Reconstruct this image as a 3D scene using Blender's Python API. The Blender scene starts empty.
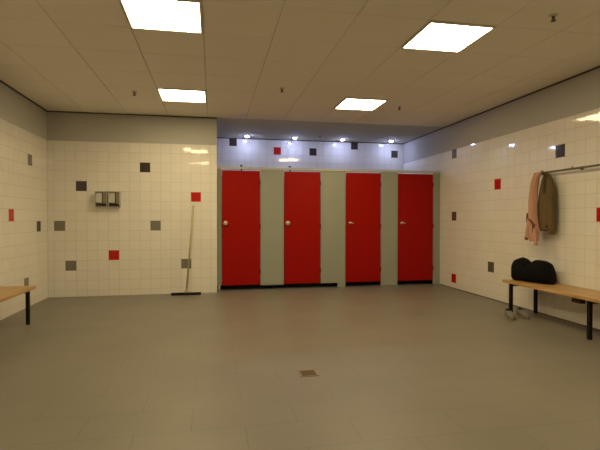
import bpy, bmesh, math, random
from mathutils import Vector, Matrix, noise

random.seed(7)
scene = bpy.context.scene
COL = scene.collection
PI = math.pi

# ------------------------------------------------------------------ room measures (metres; camera stands at the origin)
XL, XR = -2.415, 4.002           # side walls
Y1, Y2 = 7.4256, 9.2406          # back wall, back of the alcove
X3 = 0.0719                      # end of the back wall / left side of the alcove
YF = -0.9                        # wall behind the camera
CZ = 2.7824                      # ceiling
YP = 7.603                       # front face of the cubicles
T = 0.15                         # wall tile
ZT = 0.5458 - 4 * T              # a tile joint height
TILE_TOP = 0.5458 + 12 * T

# ------------------------------------------------------------------ materials
def mat(name, color, rough=0.5, spec=0.5, metallic=0.0, var=0.0, nscale=8.0, bump=0.0, bscale=60.0, island=0.0, coat=0.0, stretch=(1, 1, 1)):
    m = bpy.data.materials.new(name); m.use_nodes = True
    nt = m.node_tree; N = nt.nodes; L = nt.links
    b = N['Principled BSDF']
    b.inputs['Roughness'].default_value = rough
    b.inputs['Specular IOR Level'].default_value = spec
    b.inputs['Metallic'].default_value = metallic
    b.inputs['Coat Weight'].default_value = coat
    rgb = N.new('ShaderNodeRGB'); rgb.outputs[0].default_value = (*color, 1)
    out = rgb.outputs[0]
    tc = N.new('ShaderNodeTexCoord')
    mp = N.new('ShaderNodeMapping'); mp.inputs['Scale'].default_value = stretch
    L.new(tc.outputs['Object'], mp.inputs[0])
    if var > 0:
        nz = N.new('ShaderNodeTexNoise'); nz.inputs['Scale'].default_value = nscale; nz.inputs['Detail'].default_value = 4
        L.new(mp.outputs[0], nz.inputs['Vector'])
        mr = N.new('ShaderNodeMapRange'); mr.inputs['From Min'].default_value = .3; mr.inputs['From Max'].default_value = .7
        mr.inputs['To Min'].default_value = 1 - var; mr.inputs['To Max'].default_value = 1 + var
        L.new(nz.outputs['Fac'], mr.inputs[0])
        mx = N.new('ShaderNodeVectorMath'); mx.operation = 'SCALE'
        L.new(out, mx.inputs[0]); L.new(mr.outputs[0], mx.inputs['Scale']); out = mx.outputs[0]
    if island > 0:
        ge = N.new('ShaderNodeNewGeometry')
        mr = N.new('ShaderNodeMapRange'); mr.inputs['To Min'].default_value = 1 - island; mr.inputs['To Max'].default_value = 1 + island
        L.new(ge.outputs['Random Per Island'], mr.inputs[0])
        mx = N.new('ShaderNodeVectorMath'); mx.operation = 'SCALE'
        L.new(out, mx.inputs[0]); L.new(mr.outputs[0], mx.inputs['Scale']); out = mx.outputs[0]
    L.new(out, b.inputs['Base Color'])
    if bump > 0:
        nb = N.new('ShaderNodeTexNoise'); nb.inputs['Scale'].default_value = bscale; nb.inputs['Detail'].default_value = 3
        L.new(mp.outputs[0], nb.inputs['Vector'])
        bp = N.new('ShaderNodeBump'); bp.inputs['Strength'].default_value = bump; bp.inputs['Distance'].default_value = .01
        L.new(nb.outputs['Fac'], bp.inputs['Height']); L.new(bp.outputs[0], b.inputs['Normal'])
    return m

def emit_mat(name, color, strength):
    m = bpy.data.materials.new(name); m.use_nodes = True
    b = m.node_tree.nodes['Principled BSDF']
    b.inputs['Base Color'].default_value = (.8, .8, .8, 1)
    b.inputs['Emission Color'].default_value = (*color, 1)
    b.inputs['Emission Strength'].default_value = strength
    return m

def floor_mat():
    m = bpy.data.materials.new('floor_tiles'); m.use_nodes = True
    nt = m.node_tree; N = nt.nodes; L = nt.links; b = N['Principled BSDF']
    tc = N.new('ShaderNodeTexCoord')
    mp = N.new('ShaderNodeMapping'); mp.inputs['Location'].default_value = (0.12 + 6.0, -2.3 + 6.0, 0)
    L.new(tc.outputs['Object'], mp.inputs[0])
    br = N.new('ShaderNodeTexBrick')
    br.offset = .5; br.offset_frequency = 2; br.squash = 1
    br.inputs['Scale'].default_value = 1; br.inputs['Brick Width'].default_value = .6; br.inputs['Row Height'].default_value = .3
    br.inputs['Mortar Size'].default_value = .0022; br.inputs['Mortar Smooth'].default_value = .2; br.inputs['Bias'].default_value = 0
    br.inputs['Color1'].default_value = (*FLOOR_A, 1); br.inputs['Color2'].default_value = (*FLOOR_B, 1)
    br.inputs['Mortar'].default_value = (*[c * .72 for c in FLOOR_A], 1)
    L.new(mp.outputs[0], br.inputs['Vector'])
    nz = N.new('ShaderNodeTexNoise'); nz.inputs['Scale'].default_value = 1.6; nz.inputs['Detail'].default_value = 5
    L.new(tc.outputs['Object'], nz.inputs['Vector'])
    mr = N.new('ShaderNodeMapRange'); mr.inputs['From Min'].default_value = .3; mr.inputs['From Max'].default_value = .7
    mr.inputs['To Min'].default_value = .93; mr.inputs['To Max'].default_value = 1.07
    L.new(nz.outputs['Fac'], mr.inputs[0])
    mx = N.new('ShaderNodeVectorMath'); mx.operation = 'SCALE'
    L.new(br.outputs['Color'], mx.inputs[0]); L.new(mr.outputs[0], mx.inputs['Scale']); L.new(mx.outputs[0], b.inputs['Base Color'])
    b.inputs['Roughness'].default_value = .42; b.inputs['Specular IOR Level'].default_value = .4
    n2 = N.new('ShaderNodeTexNoise'); n2.inputs['Scale'].default_value = 90
    L.new(tc.outputs['Object'], n2.inputs['Vector'])
    sub = N.new('ShaderNodeMath'); sub.operation = 'MULTIPLY_ADD'; sub.inputs[1].default_value = -1.0
    L.new(br.outputs['Fac'], sub.inputs[0])
    ml = N.new('ShaderNodeMath'); ml.operation = 'MULTIPLY'; ml.inputs[1].default_value = .15
    L.new(n2.outputs['Fac'], ml.inputs[0]); L.new(ml.outputs[0], sub.inputs[2])
    bp = N.new('ShaderNodeBump'); bp.inputs['Strength'].default_value = .2; bp.inputs['Distance'].default_value = .002
    L.new(sub.outputs[0], bp.inputs['Height']); L.new(bp.outputs[0], b.inputs['Normal'])
    return m

def wood_mat():
    m = bpy.data.materials.new('varnished_wood'); m.use_nodes = True
    nt = m.node_tree; N = nt.nodes; L = nt.links; b = N['Principled BSDF']
    tc = N.new('ShaderNodeTexCoord')
    mp = N.new('ShaderNodeMapping'); mp.inputs['Scale'].default_value = (22, 1.2, 22)
    L.new(tc.outputs['Object'], mp.inputs[0])
    nz = N.new('ShaderNodeTexNoise'); nz.inputs['Scale'].default_value = 1.6; nz.inputs['Detail'].default_value = 6; nz.inputs['Distortion'].default_value = .6
    L.new(mp.outputs[0], nz.inputs['Vector'])
    cr = N.new('ShaderNodeValToRGB')
    cr.color_ramp.elements[0].position = .3; cr.color_ramp.elements[0].color = (.36, .205, .07, 1)
    cr.color_ramp.elements[1].position = .72; cr.color_ramp.elements[1].color = (.60, .39, .155, 1)
    L.new(nz.outputs['Fac'], cr.inputs[0]); L.new(cr.outputs[0], b.inputs['Base Color'])
    b.inputs['Roughness'].default_value = .38
    return m

LAMP = (1.0, 0.80, 0.45)
FLOOR_A = (.198, .180, .150); FLOOR_B = (.203, .185, .154)
M = {
    'tile': mat('white_glazed_tile', (.80, .775, .72), .05, .5, island=.02),
    'tile_red': mat('red_glazed_tile', (.50, .008, .012), .12, .5),
    'tile_dark': mat('charcoal_glazed_tile', (.060, .047, .040), .06, .5),
    'tile_grey': mat('grey_glazed_tile', (.19, .175, .14), .06, .5),
    'tile_brown': mat('brown_grey_glazed_tile', (.10, .080, .055), .08, .5),
    'grout': mat('grout', (.47, .42, .34), .9, .2),
    'plaster': mat('painted_plaster', (.47, .46, .43), .75, .3, var=.03, nscale=2, bump=.05, bscale=120),
    'ceiling': mat('mineral_ceiling_tile', (.83, .79, .71), .9, .2, island=.012, bump=.06, bscale=220),
    'ceil_gap': mat('ceiling_joint', (.55, .52, .47), .9, .2),
    'ceil_plain': mat('smooth_ceiling_shaded', (.62, .58, .51), .85, .2, var=.02),  # darker base colour carries the dimmer light of the alcove ceiling
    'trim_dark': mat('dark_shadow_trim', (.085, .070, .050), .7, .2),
    'joint': mat('dark_floor_joint', (.13, .11, .085), .6, .3),
    'alu': mat('aluminium', (.62, .60, .56), .35, .5, metallic=.9),
    'chrome': mat('chrome', (.75, .73, .70), .15, .5, metallic=1),
    'knob': mat('satin_nickel', (.60, .53, .43), .35, .6, metallic=.25),
    'red_door': mat('red_laminate', (.34, .004, .0005), .45, .14, var=.015, nscale=3),
    'panel': mat('grey_green_laminate', (.325, .345, .295), .42, .35, var=.02, nscale=3),
    'rail': mat('pale_rail_paint', (.55, .55, .48), .4, .4),
    'painted_gap_shade': mat('painted_gap_shade', (.015, .013, .012), .6, .3),  # near-black colour standing in for the shade below the doors
    'lock_dark': mat('dark_plastic', (.03, .028, .026), .45, .4),
    'wood': wood_mat(),
    'black_steel': mat('black_painted_steel', (.009, .007, .006), .5, .25),
    'foot': mat('grey_rubber', (.22, .21, .19), .7, .3),
    'brown_block': mat('dark_brown_wood', (.06, .025, .012), .6, .3),
    'black_cloth': mat('black_nylon', (.006, .0055, .006), .85, .12, bump=.25, bscale=40),
    'olive': mat('olive_brown_cloth', (.145, .103, .050), .9, .15, var=.12, nscale=6, bump=.3, bscale=150),
    'olive_dark': mat('dark_olive_lining', (.075, .05, .022), .9, .15, var=.1),
    'pink': mat('salmon_pink_cloth', (.55, .31, .225), .9, .15, var=.08, nscale=6, bump=.3, bscale=150),
    'pink_dark': mat('brown_pink_cloth', (.20, .075, .05), .9, .15, var=.1),
    'shoe': mat('pale_grey_shoe_fabric', (.20, .185, .15), .8, .2, var=.05),
    'sole': mat('pale_rubber_sole', (.19, .175, .145), .7, .3),
    'shoe_in': mat('dark_shoe_lining', (.02, .016, .014), .9, .1),
    'handle_wood': mat('weathered_handle_wood', (.52, .43, .26), .6, .3, var=.1, nscale=10, stretch=(3, 3, .6)),
    'squeegee_rubber': mat('black_rubber', (.02, .018, .016), .6, .3),
    'steel': mat('brushed_steel', (.50, .48, .42), .38, .5, metallic=.1, var=.04, nscale=20, stretch=(1, 1, 12)),
    'disp_window': mat('pale_clear_plastic', (.55, .545, .50), .3, .5),
    'disp_dark': mat('black_plastic', (.018, .014, .012), .4, .4),
    'disp_brown': mat('smoked_plastic', (.24, .21, .14), .3, .5),
    'drain': mat('worn_bronze_metal', (.17, .115, .06), .5, .4, metallic=.2, var=.15, nscale=40),
    'drain_rim': mat('pale_drain_rim', (.24, .205, .15), .5, .4),
    'sprinkler': mat('dull_brass', (.13, .10, .065), .5, .5, metallic=.3),
    'panel_lamp': emit_mat('warm_lit_diffuser', LAMP, 17.0),
    'spot_lamp': emit_mat('cool_lit_lens', (.52, .59, 1.0), 175.0),
    'white_frame': mat('white_lamp_frame', (.6, .58, .55), .5, .4),
}

# ------------------------------------------------------------------ mesh helpers
class MB:
    def __init__(self): self.bm = bmesh.new(); self.mi = 0
    def _f(self, vs):
        f = self.bm.faces.new(vs); f.material_index = self.mi; return f
    def box(self, x0, x1, y0, y1, z0, z1, bevel=0.0, seg=2):
        v = [self.bm.verts.new((x, y, z)) for x in (x0, x1) for y in (y0, y1) for z in (z0, z1)]
        fs = [self._f([v[i] for i in q]) for q in ((0, 1, 3, 2), (4, 6, 7, 5), (0, 4, 5, 1), (2, 3, 7, 6), (0, 2, 6, 4), (1, 5, 7, 3))]
        if bevel:
            es = {e for f in fs for e in f.edges}
            r = bmesh.ops.bevel(self.bm, geom=list(es), offset=bevel, segments=seg, affect='EDGES', profile=.5)
            for f in r['faces']: f.material_index = self.mi
        return self
    def tube(self, pts, r, n=12, cap=True):
        pts = [Vector(p) for p in pts]; rs = r if isinstance(r, (list, tuple)) else [r] * len(pts)
        rings = []
        up = None
        for i, p in enumerate(pts):
            d = (pts[min(i + 1, len(pts) - 1)] - pts[max(i - 1, 0)]).normalized()
            if up is None: up = d.orthogonal().normalized()
            a = (up - d * up.dot(d)).normalized(); up = a; b = d.cross(a)
            rings.append([self.bm.verts.new(p + (a * math.cos(t) + b * math.sin(t)) * rs[i]) for t in (2 * PI * k / n for k in range(n))])
        for A, B in zip(rings, rings[1:]):
            for k in range(n): self._f((A[k], A[(k + 1) % n], B[(k + 1) % n], B[k]))
        if cap: self._f(rings[0][::-1]); self._f(rings[-1])
        return self
    def lathe(self, prof, c=(0, 0, 0), n=24, axis='z'):
        c = Vector(c)
        def P(r, h, t):
            a, b = r * math.cos(t), r * math.sin(t)
            return c + {'z': Vector((a, b, h)), 'y': Vector((a, -h, b)), 'x': Vector((-h, a, b))}[axis]
        rings = [[self.bm.verts.new(P(max(r, 1e-5), h, 2 * PI * k / n)) for k in range(n)] for r, h in prof]
        for A, B in zip(rings, rings[1:]):
            for k in range(n): self._f((A[k], A[(k + 1) % n], B[(k + 1) % n], B[k]))
        self._f(rings[0][::-1]); self._f(rings[-1])
        return self
    def loft(self, rings, cap=True):
        R = [[self.bm.verts.new(p) for p in r] for r in rings]; n = len(R[0])
        for A, B in zip(R, R[1:]):
            for k in range(n): self._f((A[k], A[(k + 1) % n], B[(k + 1) % n], B[k]))
        if cap: self._f(R[0][::-1]); self._f(R[-1])
        return self
    def build(self, name, mats, parent=None, smooth=False, subsurf=0):
        bmesh.ops.remove_doubles(self.bm, verts=self.bm.verts, dist=1e-6)
        bmesh.ops.recalc_face_normals(self.bm, faces=self.bm.faces)
        me = bpy.data.meshes.new(name); self.bm.to_mesh(me); self.bm.free()
        for m in (mats if isinstance(mats, (list, tuple)) else [mats]): me.materials.append(m)
        if smooth:
            for p in me.polygons: p.use_smooth = True
        o = bpy.data.objects.new(name, me); COL.objects.link(o)
        if parent:
            o.parent = parent
        if subsurf:
            s = o.modifiers.new('subdivision', 'SUBSURF'); s.levels = s.render_levels = subsurf
        return o

def thing(name, label, cat, loc=(0, 0, 0), rz=0, group=None):
    o = bpy.data.objects.new(name, None); COL.objects.link(o)
    o.location = loc; o.rotation_euler = (0, 0, rz); o.empty_display_size = .1
    o['label'] = label; o['category'] = cat
    if group: o['group'] = group
    return o

def dup(root, loc, label, rz=None):
    r = root.copy(); COL.objects.link(r); r.location = loc; r['label'] = label
    if rz is not None: r.rotation_euler = (0, 0, rz)
    for ch in list(root.children):
        c = ch.copy(); COL.objects.link(c); c.parent = r
        for g in list(ch.children):
            d = g.copy(); COL.objects.link(d); d.parent = c
    return r

def struct(o):
    o['kind'] = 'structure'; return o

# ------------------------------------------------------------------ tiled walls
WM = ['tile', 'tile_red', 'tile_dark', 'tile_grey', 'grout', 'plaster', 'tile_brown']
def tiled_wall(name, O, U, Nrm, ulen, ub, zb, ztop, colored, zmax=CZ, thick=.1, rnd=0, TU=T):
    """wall from O along U (ulen long), facing Nrm; tile joints at ub + k*T and zb + l*T; tiles up to ztop and plaster above"""
    rng = random.Random(rnd)
    b = MB(); O = Vector(O); U = Vector(U); Nn = Vector(Nrm); Z = Vector((0, 0, 1))
    def slab(z0, z1, front, mi):
        b.mi = mi
        c = [O + U * u + Nn * d + Z * z for u in (0, ulen) for d in (-thick, front) for z in (z0, z1)]
        v = [b.bm.verts.new(p) for p in c]
        for q in ((0, 1, 3, 2), (4, 6, 7, 5), (0, 4, 5, 1), (2, 3, 7, 6), (0, 2, 6, 4), (1, 5, 7, 3)): b._f([v[i] for i in q])
    slab(0, ztop, -.0012, 4)
    if ztop < zmax - .01: slab(ztop, zmax, 0.0, 5)
    g, ch = .0012, .0012
    k0 = math.floor((0 - ub) / TU); k1 = math.ceil((ulen - ub) / TU)
    l0 = math.floor((0 - zb) / T); l1 = math.ceil((ztop - zb) / T - 1e-4)
    for k in range(k0, k1):
        for l in range(l0, l1):
            u0, u1 = max(ub + k * TU, 0) + g, min(ub + (k + 1) * TU, ulen) - g
            z0, z1 = max(zb + l * T, 0) + g, min(zb + (l + 1) * T, ztop) - g
            if u1 - u0 < .006 or z1 - z0 < .006: continue
            b.mi = colored.get((k, l), 0)
            tu, tz = rng.gauss(0, .0022), rng.gauss(0, .0022)
            base = -.0012; um, zm = (u0 + u1) / 2, (z0 + z1) / 2
            lo = [b.bm.verts.new(O + U * u + Nn * base + Z * z) for u, z in ((u0, z0), (u1, z0), (u1, z1), (u0, z1))]
            hi = [b.bm.verts.new(O + U * u + Nn * (.0004 + tu * (u - um) + tz * (z - zm)) + Z * z)
                  for u, z in ((u0 + ch, z0 + ch), (u1 - ch, z0 + ch), (u1 - ch, z1 - ch), (u0 + ch, z1 - ch))]
            b._f(hi)
            for i in range(4): b._f((lo[i], lo[(i + 1) % 4], hi[(i + 1) % 4], hi[i]))
    me = bpy.data.meshes.new(name); bmesh.ops.recalc_face_normals(b.bm, faces=b.bm.faces); b.bm.to_mesh(me); b.bm.free()
    for m in WM: me.materials.append(M[m])
    o = bpy.data.objects.new(name, me); COL.objects.link(o)
    return struct(o)

RED, DARK, GREY, BROWN = 1, 2, 3, 6
# back wall: tile k spans XO - k*T .. + T; its row l has its top at 0.5458 + l*T
XO, TB = -.3315, .1534
ub = (XO - XL) - 14 * TB
cell = lambda k, l: (14 - k, l + 3)
tiled_wall('wall_back', (XL, Y1, 0), (1, 0, 0), (0, -1, 0), X3 - XL, ub, ZT, TILE_TOP, {
    cell(11, 8): DARK, cell(5, 10): DARK, cell(13, 4): GREY, cell(4, 4): GREY, cell(8, 1): RED,
    cell(12, 0): GREY, cell(0, 7): RED, cell(1, 0): GREY}, rnd=3, TU=TB)
# left wall
yl = 6.9995
ub = (yl - YF) - 52 * T
tiled_wall('wall_left', (XL, YF, 0), (0, 1, 0), (1, 0, 0), Y1 - YF, ub, ZT, TILE_TOP, {
    (52 - 2, 13): GREY, (52 - 6, 8): RED, (52, 7): BROWN, (52 - 3, 2): GREY}, rnd=4)
# right wall
yr = 5.996
ub = (yr - YF) - 45 * T
tiled_wall('wall_right', (XR, YF, 0), (0, 1, 0), (-1, 0, 0), Y2 - YF, ub, ZT, TILE_TOP, {
    (45 + 7, 15): BROWN, (45 - 1, 11): RED, (45 + 7, 8): BROWN, (45, 3): BROWN, (45 + 7, 1): RED, (45 - 9, 13): DARK, (45 - 13, 8): RED}, rnd=5)
# alcove behind the cubicles, tiled to the ceiling
TA = .148
ub = (.3315 - X3) - 2 * TA
zb = 2.6255 - 18 * T
tiled_wall('wall_alcove', (X3, Y2, 0), (1, 0, 0), (0, -1, 0), XR - X3, ub, zb, CZ, {
    (2, 18): DARK, (8, 17): RED, (13, 17): DARK, (19, 18): DARK, (25, 17): DARK}, rnd=6, TU=TA)
tiled_wall('wall_alcove_left', (X3, Y1 + .1, 0), (0, 1, 0), (1, 0, 0), Y2 - Y1 - .1, 0, ZT, TILE_TOP, {}, rnd=7)
tiled_wall('wall_front', (XL, YF, 0), (1, 0, 0), (0, 1, 0), XR - XL, 0, ZT, TILE_TOP, {}, rnd=8)

# floor
M['floor'] = floor_mat()
b = MB(); b.box(XL - .1, XR + .1, YF - .1, Y2 + .1, -.1, 0); struct(b.build('floor', M['floor']))

# ceiling: mineral tiles on a 0.6 m grid over the room, smooth over the alcove with its shade in the colour
PX, PY = -.649, 3.4875
GX, GY = PX - .022, PY - .022
lamp_cells = {(0, 0), (0, 4), (4, 0), (4, 4), (0, -4), (4, -4)}
b = MB(); b.mi = 1
b.box(XL - .1, XR + .1, YF - .1, Y1, CZ + .006, CZ + .1)
b.mi = 2
b.box(X3 - .1, XR + .1, Y1, Y2 + .1, CZ, CZ + .1)
b.mi = 0
for i in range(-4, 9):
    for j in range(-9, 8):
        x0, x1 = max(GX + .6 * i, XL), min(GX + .6 * (i + 1), XR)
        y0, y1 = max(GY + .6 * j, YF), min(GY + .6 * (j + 1), Y1)
        if x1 - x0 < .03 or y1 - y0 < .03: continue
        g, c = .0025, .004
        dz = random.gauss(0, .0012)
        lo = [b.bm.verts.new((x, y, CZ + .006)) for x, y in ((x0 + g, y0 + g), (x1 - g, y0 + g), (x1 - g, y1 - g), (x0 + g, y1 - g))]
        hi = [b.bm.verts.new((x, y, CZ + random.uniform(-.0006, .0006))) for x, y in ((x0 + g + c, y0 + g + c), (x1 - g - c, y0 + g + c), (x1 - g - c, y1 - g - c), (x0 + g + c, y1 - g - c))]
        b._f(hi)
        for q in range(4): b._f((lo[q], lo[(q + 1) % 4], hi[(q + 1) % 4], hi[q]))
struct(b.build('ceiling', [M['ceiling'], M['ceil_gap'], M['ceil_plain']]))

# dark trims along the top of the walls, dark joint at the foot of the walls
def trim(name, box, m):
    b = MB(); b.box(*box); return struct(b.build(name, m))
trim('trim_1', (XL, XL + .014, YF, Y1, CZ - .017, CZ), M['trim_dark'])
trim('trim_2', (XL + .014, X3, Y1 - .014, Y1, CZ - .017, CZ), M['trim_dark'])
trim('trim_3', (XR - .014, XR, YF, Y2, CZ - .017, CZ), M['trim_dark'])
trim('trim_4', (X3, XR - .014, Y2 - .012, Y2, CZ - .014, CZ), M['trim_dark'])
trim('baseboard_right', (XR - .006, XR, YF, YP - .02, 0, .013), M['joint'])

# ------------------------------------------------------------------ ceiling lamps
lamp_label = {
    (0, 0): 'square lit ceiling panel at upper left, cut by the top edge of the photo',
    (0, 4): 'square lit ceiling panel at left close to the back wall of white tiles',
    (4, 0): 'square lit ceiling panel at right nearer the camera, high above the bench',
    (4, 4): 'square lit ceiling panel at right in front of the cubicles with red doors',
    (0, -4): 'square lit ceiling panel above the camera at left, outside the photo',
    (4, -4): 'square lit ceiling panel above the camera at right, outside the photo',
}
first = None
for (i, j) in [(0, 0), (0, 4), (4, 0), (4, 4), (0, -4), (4, -4)]:
    loc = (GX + .6 * i + .3, GY + .6 * j + .3, CZ)
    if first is None:
        first = thing('ceiling_panel_lamp', lamp_label[(i, j)], 'ceiling light', loc, 0, 'square ceiling light panels')
        f = MB()
        for s in (-1, 1):
            f.box(*sorted((s * .277, s * .297)), -.297, .297, -.014, -.001)
            f.box(-.277, .277, *sorted((s * .277, s * .297)), -.014, -.001)
        f.build('frame', M['white_frame'], first)
        d = MB(); d.box(-.277, .277, -.277, .277, -.010, -.002); d.build('diffuser', M['panel_lamp'], first)
    else:
        dup(first, loc, lamp_label[(i, j)])

first = None
for k, (x, lab) in enumerate([
        (.6586, 'small round lit downlight in the alcove ceiling above the leftmost red door'),
        (1.60, 'small round lit downlight in the alcove ceiling above the second red door from the left'),
        (2.579, 'small round lit downlight in the alcove ceiling above the third red door from the left'),
        (3.619, 'small round lit downlight in the alcove ceiling above the rightmost red door')]):
    loc = (x, 8.94, CZ)
    if first is None:
        first = thing('downlight', lab, 'ceiling light', loc, 0, 'downlights in the alcove ceiling')
        r = MB(); r.lathe([(.036, -.001), (.062, -.001), (.060, -.008), (.050, -.012), (.036, -.012)], n=32); r.build('trim_ring', M['white_frame'], first, True)
        l = MB(); l.lathe([(.034, -.002), (.034, -.012), (.032, -.018), (.025, -.025), (.013, -.029), (.0, -.030)], n=32); l.build('lens', M['spot_lamp'], first, True)
    else:
        dup(first, loc, lab)

first = None
for x, y, lab in [(2.64, 3.198, 'small dark sprinkler head on the ceiling at the upper right, nearest the camera'),
                  (-.964, 6.104, 'small dark sprinkler head on the ceiling left of the left rear light panel'),
                  (2.629, 6.20, 'small dark sprinkler head on the ceiling just right of the right rear light panel'),
                  (.842, 5.60, 'small faint sprinkler head on the ceiling midway between the two rear light panels'),
                  (2.027, 8.59, 'small sprinkler head on the alcove ceiling between the two middle downlights')]:
    loc = (x, y, CZ)
    if first is None:
        first = thing('sprinkler_head', lab, 'sprinkler', loc, 0, 'ceiling sprinkler heads')
        b = MB(); b.lathe([(.033, -.001), (.035, -.003), (.028, -.008), (.013, -.011)], n=24); b.build('rosette', M['white_frame'], first, True)
        b = MB(); b.lathe([(.011, -.009), (.011, -.022), (.007, -.026), (.006, -.044)], n=16); b.build('body', M['sprinkler'], first, True)
        b = MB(); b.lathe([(.020, -.046), (.021, -.0475), (.020, -.049)], n=24)
        for s in (-1, 1): b.tube([(s * .010, 0, -.020), (s * .014, 0, -.034), (s * .006, 0, -.047)], .0028, 8)
        b.build('deflector', M['sprinkler'], first)
    else:
        dup(first, loc, lab)

# ------------------------------------------------------------------ cubicles: partition, doors
DOOR_TOP, RAIL_TOP = 1.968, 2.026
doors = [(.150, .777), (1.177, 1.803), (2.250, 2.883), (3.203, 3.866)]
part = thing('cubicle_partition', 'grey-green shower cubicle front with panels between the four red doors', 'partition', (X3, YP, 0))
def pbox(name, x0, x1, y0, y1, z0, z1, m, bev=.0, parent=part):
    b = MB(); b.box(x0 - X3, x1 - X3, y0 - YP, y1 - YP, z0, z1, bev); return b.build(name, m, parent)
pbox('top_rail', X3 + .003, XR - .003, YP - .012, YP + .035, DOOR_TOP + .022, RAIL_TOP, M['rail'], .004)
panels = [(X3 + .003, .145, .085), (.782, 1.172, .072), (1.808, 2.245, .078), (2.888, 3.198, .004), (3.871, XR - .003, .004)]
for x0, x1, z0 in panels:
    pbox('panel', x0, x1, YP, YP + .026, z0, DOOR_TOP + .022, M['panel'], .002)
# feet: metal foot at the left end, solid foot block at the right of the third panel
pbox('foot', .090, .125, YP - .004, YP + .022, 0, .085, M['alu'], .003)
pbox('foot', 2.105, 2.245, YP + .001, YP + .024, 0, .078, M['panel'], .003)
pbox('foot', .950, .985, YP + .10, YP + .13, 0, .072, M['black_steel'], .003)
# things behind: cubicle dividers, unseen panel added to block downlight, black strip painted as under-door shade
pbox('gap_shade_strip', X3 + .003, XR - .003, YP + .19, YP + .21, 0, .12, M['painted_gap_shade'])
for x in (.98, 2.03, 3.04):
    pbox('divider', x - .013, x + .013, YP + .036, 8.58, .13, DOOR_TOP, M['panel'])
pbox('light_block_panel', X3 + .003, XR - .003, 8.585, 8.61, .05, DOOR_TOP, M['panel'])  # unseen, added to keep the downlights off the cubicle floor

door_labels = ['leftmost red cubicle door, beside the white tiled back wall, with an over-door hook',
               'second red cubicle door from the left, between two wide grey panels, with an over-door hook',
               'third red cubicle door from the left, with no hook above it',
               'rightmost red cubicle door, next to the right tiled wall']
for k, (x0, x1) in enumerate(doors):
    w = x1 - x0
    t = thing('cubicle_door', door_labels[k], 'door', (x0, YP, 0), 0, 'red cubicle doors')
    b = MB(); b.box(.004, w - .004, -.006, .022, .086, DOOR_TOP, .003); b.build('door_leaf', M['red_door'], t)
    kx, kz = [.060, .063, .075, .070][k], 1.105
    b = MB()
    if k < 2:
        b.lathe([(.036, .006), (.036, .012), (.026, .014), (.018, .024), (.030, .032), (.034, .046), (.026, .056), (.0, .056)], (kx, 0, kz), 24, 'y')
        b.build('lock_knob', M['knob'], t, True)
    else:
        b.lathe([(.026, .006), (.026, .012), (.014, .014), (.012, .040), (.0, .042)], (kx, 0, kz), 24, 'y')
        b.tube([(kx - .012, -.036, kz + .004), (kx + .02, -.038, kz), (kx + .055, -.036, kz - .008)], [.010, .009, .007], 12)
        b.build('lock_handle', M['knob'], t, True)
    b = MB(); b.lathe([(.013, .006), (.013, .012), (.0, .013)], (kx + .004, 0, kz - .065), 16, 'y'); b.build('lock_indicator', M['lock_dark'], t)
    for z in (.30, 1.05, 1.78):
        b = MB(); b.tube([(w - .001, -.009, z - .04), (w - .001, -.009, z + .04)], .0065, 10); b.build('hinge', M['brown_block'], t, True)
# over-door hooks
hk = None
for x, lab in [(.470, 'small dark over-door hook on the rail above the leftmost red door'),
               (1.279, 'small dark over-door hook on the rail above the second red door from the left')]:
    if hk is None:
        hk = thing('over_door_hook', lab, 'hook', (x, YP, 0), 0, 'hooks on the cubicle rail')
        b = MB(); b.box(-.014, .014, -.0155, .040, RAIL_TOP + .001, RAIL_TOP + .005)
        b.box(-.014, .014, -.0165, -.0125, DOOR_TOP + .010, RAIL_TOP + .005); b.box(-.014, .014, .036, .040, 1.96, RAIL_TOP + .005)
        b.build('strap', M['rail'], hk)
        b = MB(); b.tube([(.016, .004, RAIL_TOP + .018), (.004, .002, RAIL_TOP + .020), (-.010, -.002, RAIL_TOP + .024), (-.020, -.006, RAIL_TOP + .031)], [.009, .013, .013, .010], 10)
        b.tube([(.002, .006, RAIL_TOP + .004), (.002, .004, RAIL_TOP + .022)], .007, 8)
        b.build('bent_end', M['lock_dark'], hk, True)
        b = MB(); b.tube([(0, -.014, DOOR_TOP + .016), (0, -.026, DOOR_TOP + .008), (0, -.032, DOOR_TOP + .020)], [.012, .012, .014], 10)
        b.build('prong', M['lock_dark'], hk, True)
    else:
        dup(hk, (x, YP, 0), lab)

# ------------------------------------------------------------------ benches
def bench(loc, rz, label, legs, length, block=None):
    """seat runs from y=0 to -length; x = 0 at the wall, front edge at x = -0.45"""
    t = thing('changing_bench', label, 'bench', loc, rz, 'wooden benches along the side walls')
    b = MB(); b.box(-.45, -.008, -length, 0, .385, .421, .005); b.build('seat', M['wood'], t)
    for y in legs:
        f = MB(); f.box(-.415, -.036, y - .018, y + .018, .350, .3845, .003); f.build('cross_bar', M['black_steel'], t)
        for x in (-.415, -.072):
            l = MB(); l.box(x, x + .036, y - .018, y + .018, .014, .3495, .003); lg = l.build('leg', M['black_steel'], t)
            fo = MB(); fo.box(x + .001, x + .035, y - .017, y + .017, 0, .0138, .002); fo.build('foot', M['squeegee_rubber'], lg)
    if block:
        x, y = block
        k = MB(); k.box(x - .03, x + .03, y - .06, y + .06, .328, .3845, .004); k.build('support_block', M['brown_block'], t)
    return t
bench((XR, 5.15, 0), 0, 'wooden bench along the right wall under the coat rail, carrying a black bag', (-.10, -1.30, -2.5), 2.6, (-.37, -1.13))
bench((XL, 3.10, 0), PI, 'wooden bench with black legs along the left wall, cut by the photo edge', (-.10, -1.28, -2.466), 2.566)

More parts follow.
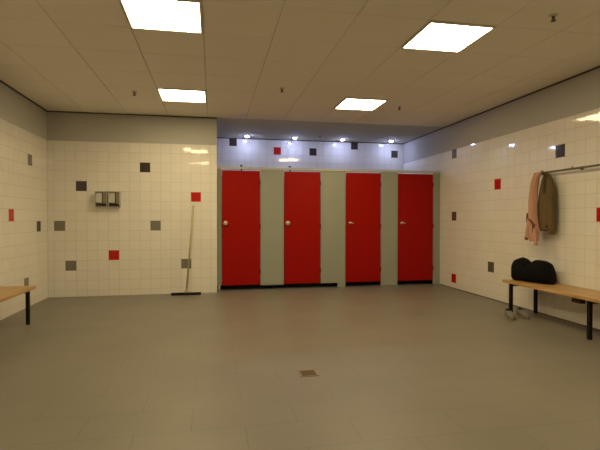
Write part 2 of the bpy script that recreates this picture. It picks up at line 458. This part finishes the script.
# ------------------------------------------------------------------ coat rail
RX, RZ = XR - .065, 1.735
rail = thing('coat_rail', 'thin dark metal coat rail fixed along the right tiled wall above the bench', 'coat rail', (XR, 5.05, 0))
def rb(name, bld, m, s=False):
    return bld.build(name, m, rail, s)
b = MB(); b.box(-.068, -.060, -2.45, .03, RZ - .011, RZ + .011, .002); rb('bar', b, M['sprinkler'])
for y in (-.05, -.66, -1.5, -2.3):
    b = MB(); b.box(-.060, -.001, y - .010, y + .010, RZ - .010, RZ + .010, .002); b.lathe([(.024, .001), (.024, .005), (.0, .0055)], (0, y, RZ), 20, 'x'); rb('bracket', b, M['sprinkler'])
for y in (-.17, -.63, -1.1, -1.6, -2.1):
    b = MB(); b.tube([(-.066, y, RZ), (-.085, y, RZ - .004), (-.100, y, RZ + .006), (-.104, y, RZ + .022)], [.006, .006, .006, .008], 10)
    rb('hook', b, M['sprinkler'], True)

# ------------------------------------------------------------------ hanging clothes: closed cloth shells lofted from rings down the garment
def cloth_rings(secs, n=40, folds=6, amp=.012, seed=0):
    """secs: (z, yc, xc, half width along the wall, half depth, fold weight)"""
    out = []
    steps = 5
    S = []
    for a, c in zip(secs, secs[1:]):
        for k in range(steps):
            f = k / steps; S.append([p + (q - p) * f for p, q in zip(a, c)])
    S.append(list(secs[-1]))
    for z, yc, xc, hw, hd, fw in S:
        ring = []
        for k in range(n):
            t = 2 * PI * k / n
            c, s = math.cos(t), math.sin(t)
            e = 2 / 2.6
            py = hw * math.copysign(abs(c) ** e, c); px = hd * math.copysign(abs(s) ** e, s)
            ph = folds * t + seed + 1.3 * math.sin(z * 3 + seed)
            r = amp * fw * math.sin(ph) + amp * .6 * fw * noise.noise(Vector((c * 2 + seed, s * 2, z * 4)))
            ring.append((xc + px + r * (.4 + abs(s)), yc + py + r * c, z + .006 * fw * math.sin(3 * t + seed)))
        out.append(ring)
    return out
coat = thing('olive_coat', 'olive brown coat hanging on the rail on the right wall, overlapping a pink garment', 'coat', (3.914, 4.808, 0))
def local(rings, o): return [[(p[0] - o[0], p[1] - o[1], p[2]) for p in r] for r in rings]
O = (3.90, 4.79)
secs = [(1.722, 4.830, 3.905, .020, .014, .1), (1.700, 4.815, 3.905, .040, .024, .2), (1.64, 4.81, 3.905, .080, .034, .4), (1.52, 4.812, 3.906, .110, .042, .8),
        (1.35, 4.825, 3.906, .132, .044, 1), (1.20, 4.825, 3.906, .134, .044, 1), (1.10, 4.81, 3.906, .115, .044, 1.1), (1.035, 4.80, 3.906, .104, .042, 1.2)]
b = MB(); b.loft(local(cloth_rings(secs, folds=5, amp=.010, seed=1.0), O)); b.build('body', M['olive'], coat, True)
secs = [(1.66, 4.745, 3.890, .022, .026, .2), (1.54, 4.715, 3.884, .038, .036, .5), (1.30, 4.705, 3.882, .036, .036, .8), (1.12, 4.705, 3.882, .034, .034, .8), (1.000, 4.705, 3.884, .028, .028, .6)]
b = MB(); b.loft(local(cloth_rings(secs, n=24, folds=3, amp=.006, seed=2.0), O)); b.build('sleeve', M['olive'], coat, True)
secs = [(1.71, 4.81, 3.878, .020, .012, .1), (1.60, 4.80, 3.862, .022, .010, .3), (1.48, 4.80, 3.856, .014, .006, .3)]
b = MB(); b.loft(local(cloth_rings(secs, n=20, folds=3, amp=.003, seed=3), O)); b.build('collar', M['olive_dark'], coat, True)
b = MB(); b.loft(local(cloth_rings([(1.10, 4.785, 3.866, .040, .012, .2), (1.075, 4.785, 3.864, .040, .012, .2)], n=20, folds=3, amp=.002, seed=4), O)); b.build('pocket_edge', M['olive_dark'], coat, True)

pink = thing('pink_jacket', 'salmon pink jacket with loose ends hanging left of the olive coat', 'jacket', (3.874, 5.004, 0))
O = (3.88, 5.0)
secs = [(1.742, 4.900, 3.888, .036, .018, .2), (1.70, 4.930, 3.862, .050, .024, .5), (1.60, 4.965, 3.862, .052, .030, .8), (1.50, 4.985, 3.864, .050, .032, .8), (1.38, 4.998, 3.866, .052, .034, 1), (1.22, 5.005, 3.868, .056, .036, 1),
        (1.14, 5.000, 3.866, .064, .036, 1.1), (1.06, 4.990, 3.862, .074, .034, 1.2), (.99, 4.975, 3.856, .078, .032, 1.2), (.945, 4.972, 3.856, .072, .030, 1.1), (.905, 4.962, 3.858, .062, .026, .9)]
b = MB(); b.loft(local(cloth_rings(secs, folds=5, amp=.010, seed=5.0), O)); b.build('body', M['pink'], pink, True)
secs = [(1.20, 5.035, 3.848, .018, .016, .2), (1.05, 5.050, 3.842, .024, .018, .5), (.94, 5.062, 3.840, .030, .020, .5)]
b = MB(); b.loft(local(cloth_rings(secs, n=20, folds=3, amp=.005, seed=6), O)); b.build('sleeve', M['pink'], pink, True)
secs = [(.950, 5.068, 3.838, .028, .018, .2), (.915, 5.072, 3.838, .022, .014, .2)]
b = MB(); b.loft(local(cloth_rings(secs, n=20, folds=3, amp=.003, seed=7), O)); b.build('cuff', M['pink_dark'], pink, True)
secs = [(1.06, 4.915, 3.830, .024, .016, .2), (.95, 4.900, 3.830, .024, .016, .5), (.86, 4.890, 3.830, .020, .014, .5)]
b = MB(); b.loft(local(cloth_rings(secs, n=20, folds=3, amp=.005, seed=8), O)); b.build('sleeve', M['pink'], pink, True)
b = MB(); b.tube([(-.042, .055, 1.215), (-.052, .03, 1.19), (-.054, -.01, 1.16), (-.054, -.05, 1.125), (-.052, -.085, 1.10)], [.007, .010, .012, .013, .010], 12); b.build('belt', M['pink_dark'], pink, True)
b = MB(); b.tube([(.004, -.095, 1.735), (.010, -.115, 1.752), (.018, -.122, 1.762), (.024, -.118, 1.752), (.020, -.098, 1.736)], .004, 8); b.build('hanging_loop', M['pink'], pink, True)
b = MB(); b.tube([(-.030, .070, 1.25), (-.034, .074, 1.20), (-.034, .074, 1.13)], [.008, .011, .007], 10); b.build('belt_end', M['pink_dark'], pink, True)
b = MB(); b.tube([(-.056, -.070, 1.11), (-.060, -.072, 1.05), (-.056, -.06, 1.01)], [.011, .010, .006], 10); b.build('belt_end', M['pink_dark'], pink, True)

# ------------------------------------------------------------------ black bag on the bench
def bag_mesh():
    # top profile along the bag (u from the far end 0 to the near end 1)
    prof = [(0, .15), (.04, .225), (.10, .262), (.19, .278), (.27, .272), (.35, .245), (.45, .208), (.50, .226), (.55, .252), (.62, .264), (.76, .262), (.85, .250), (.90, .195), (.95, .110), (1.0, .05)]
    def top(u):
        for (a, p), (c, q) in zip(prof, prof[1:]):
            if u <= c:
                f = (u - a) / (c - a); f = f * f * (3 - 2 * f); return p + (q - p) * f
        return prof[-1][1]
    rings = []; nu, n = 48, 32
    for i in range(nu + 1):
        u = i / nu
        h = top(u); hw = .118 * (1 - abs(2 * u - 1) ** 5) ** .5 + .02
        hw *= 1 - .05 * math.exp(-((u - .46) / .06) ** 2)
        ring = []
        for k in range(n):
            t = 2 * PI * k / n
            c, s = math.cos(t), math.sin(t)
            x = hw * math.copysign(abs(c) ** .7, c); z = h / 2 + h / 2 * math.copysign(abs(s) ** .75, s)
            if s > 0: x *= 1 - .22 * s ** 2
            d = .010 * noise.noise(Vector((u * 9, c * 2.2, s * 2.2))) * (1 if s > -.6 else 0)
            ring.append((x + d * c, -.235 + .52 * (1 - u), max(z + d * s, 0.0)))
        rings.append(ring)
    return rings
bag = thing('black_bag', 'slumped black soft bag with two humps lying on the right bench', 'bag', (XR - .215, 4.858, .4212), .30)
b = MB(); b.loft(bag_mesh()); b.build('bag_body', M['black_cloth'], bag, True)
b = MB(); b.tube([(-.100, .20, .20), (-.116, .14, .205), (-.124, .06, .165), (-.126, .02, .14), (-.126, -.04, .165), (-.118, -.11, .205), (-.098, -.15, .20)], .006, 10)
b.build('carry_strap', M['black_cloth'], bag, True)

# ------------------------------------------------------------------ shoes under the bench
def shoe(loc, rz, label):
    t = thing('shoe', label, 'shoe', loc, rz, 'pair of grey shoes under the right bench')
    L0 = .27
    def ring(y, hw, z0, z1, n=20):
        out = []
        for k in range(n):
            a = 2 * PI * k / n; c, s = math.cos(a), math.sin(a)
            out.append((hw * math.copysign(abs(c) ** .7, c), y, (z0 + z1) / 2 + (z1 - z0) / 2 * math.copysign(abs(s) ** .6, s)))
        return out
    b = MB(); b.loft([ring(y, w, 0, .020) for y, w in ((0, .022), (.015, .034), (.08, .037), (.14, .038), (.20, .044), (.245, .036), (.27, .016))]); b.build('sole', M['sole'], t, True)
    b = MB(); b.loft([ring(y, w, .016, h) for y, w, h in ((.004, .018, .075), (.016, .031, .083), (.06, .035, .076), (.10, .036, .080), (.14, .037, .073), (.19, .041, .055), (.235, .034, .043), (.262, .015, .030))]); b.build('upper', M['shoe'], t, True)
    b = MB(); b.loft([ring(y, w, .055, h) for y, w, h in ((.012, .010, .086), (.022, .022, .089), (.06, .025, .083), (.098, .022, .085), (.108, .010, .083))]); b.build('opening', M['shoe_in'], t, True)
    return t
shoe((3.520, 5.005, 0), 2.76, 'dull grey low shoe in front of the first leg of the right bench')
shoe((3.695, 5.03, 0), 2.90, 'dull grey low shoe under the right bench below the black bag')

# ------------------------------------------------------------------ soap dispensers on the back wall
def dispenser(x, label):
    t = thing('wall_dispenser', label, 'dispenser', (x, Y1 - .0015, 1.360), 0, 'steel dispensers on the back wall')
    w, h, d = .172, .232, .095
    b = MB(); b.box(-w / 2, w / 2, -.012, 0, 0, h, .002); b.build('back_plate', M['steel'], t)
    b = MB(); b.box(-w / 2, -w / 2 + .010, -d, -.0125, 0, h, .002); b.box(w / 2 - .010, w / 2, -d, -.0125, 0, h, .002); b.box(-w / 2 + .010, w / 2 - .010, -d, -.0125, h - .010, h, .002)
    b.box(-w / 2 + .010, w / 2 - .010, -d + .03, -.0125, 0, .010, .001); b.build('housing', M['steel'], t)
    b = MB(); b.box(-w / 2 + .012, .012, -d + .003, -.014, .058, h - .030, .006); b.build('front_cover', M['disp_window'], t)
    b = MB(); b.box(-w / 2 + .012, .012, -d + .012, -.014, h - .0295, h - .0105, .002); b.build('lid', M['disp_brown'], t)
    b = MB(); b.box(.014, .022, -d + .006, -.014, .040, h - .0105, .001); b.build('divider_strip', M['disp_dark'], t)
    b = MB(); b.box(.0225, .070, -d + .014, -.014, .045, h - .0105, .002); b.build('side_cover', M['disp_brown'], t)
    b = MB(); b.box(-w / 2 + .012, w / 2 - .012, -d + .020, -.014, .0105, .038, .002); b.box(-.02, .05, -d - .006, -d + .0195, .012, .032, .004); b.build('push_bar', M['disp_dark'], t)
    return t
dispenser(-1.645, 'left one of two small steel dispensers side by side on the back tiled wall')
dispenser(-1.459, 'right one of two small steel dispensers side by side on the back tiled wall')

# ------------------------------------------------------------------ floor squeegee leaning in the corner of the back wall
sq = thing('floor_squeegee', 'wide floor squeegee with long wooden handle leaning on the back tiled wall', 'squeegee', (-.402, 7.262, 0))
b = MB(); b.box(-.225, .225, -.012, .012, .020, .042, .003); b.build('head', M['squeegee_rubber'], sq)
b = MB(); b.box(-.222, .222, -.004, .004, 0, .0195); b.build('rubber_blade', M['squeegee_rubber'], sq)
b = MB(); b.tube([(0.0, .004, .034), (.005, .010, .085)], [.020, .017], 14); b.build('socket', M['handle_wood'], sq, True)
b = MB(); b.tube([(.0035, .008, .062), (.109, .148, 1.385), (.1092, .1482, 1.389)], [.0135, .0135, .010], 14); b.build('handle', M['handle_wood'], sq, True)

# ------------------------------------------------------------------ floor drain
dr = thing('floor_drain', 'small square brownish drain in the middle of the tiled floor', 'drain', (.712, 3.405, 0))
b = MB()
for s in (-1, 1):
    b.box(*sorted((s * .058, s * .070)), -.070, .070, .0002, .005); b.box(-.058, .058, *sorted((s * .058, s * .070)), .0002, .005)
b.build('rim', M['drain_rim'], dr)
b = MB(); b.box(-.057, .057, -.057, .057, .0002, .002)
for k in range(7):
    y = -.048 + .016 * k; b.box(-.052, .052, y - .003, y + .003, .002, .0045)
b.build('grate', M['drain'], dr)

# ------------------------------------------------------------------ world, camera, view
w = bpy.data.worlds.new('room_world'); scene.world = w; w.use_nodes = True
w.node_tree.nodes['Background'].inputs[0].default_value = (0, 0, 0, 1)

cam = bpy.data.cameras.new('camera'); co = bpy.data.objects.new('camera', cam); COL.objects.link(co)
co.location = (0, 0, 1.1776); co.rotation_mode = 'XYZ'
co.rotation_euler = (PI / 2 - .0136, 0, -.1884)
cam.sensor_fit = 'HORIZONTAL'; cam.sensor_width = 36; cam.lens = 459.05 / 600 * 36; cam.clip_start = .02
scene.camera = co

vs = scene.view_settings
vs.view_transform = 'Standard'; vs.look = 'None'; vs.gamma = 1; vs.use_curve_mapping = False; vs.exposure = 0.58
scene.cycles.max_bounces = 10; scene.cycles.diffuse_bounces = 6; scene.cycles.glossy_bounces = 4
scene.cycles.use_denoising = True
scene.cycles.sample_clamp_indirect = 8
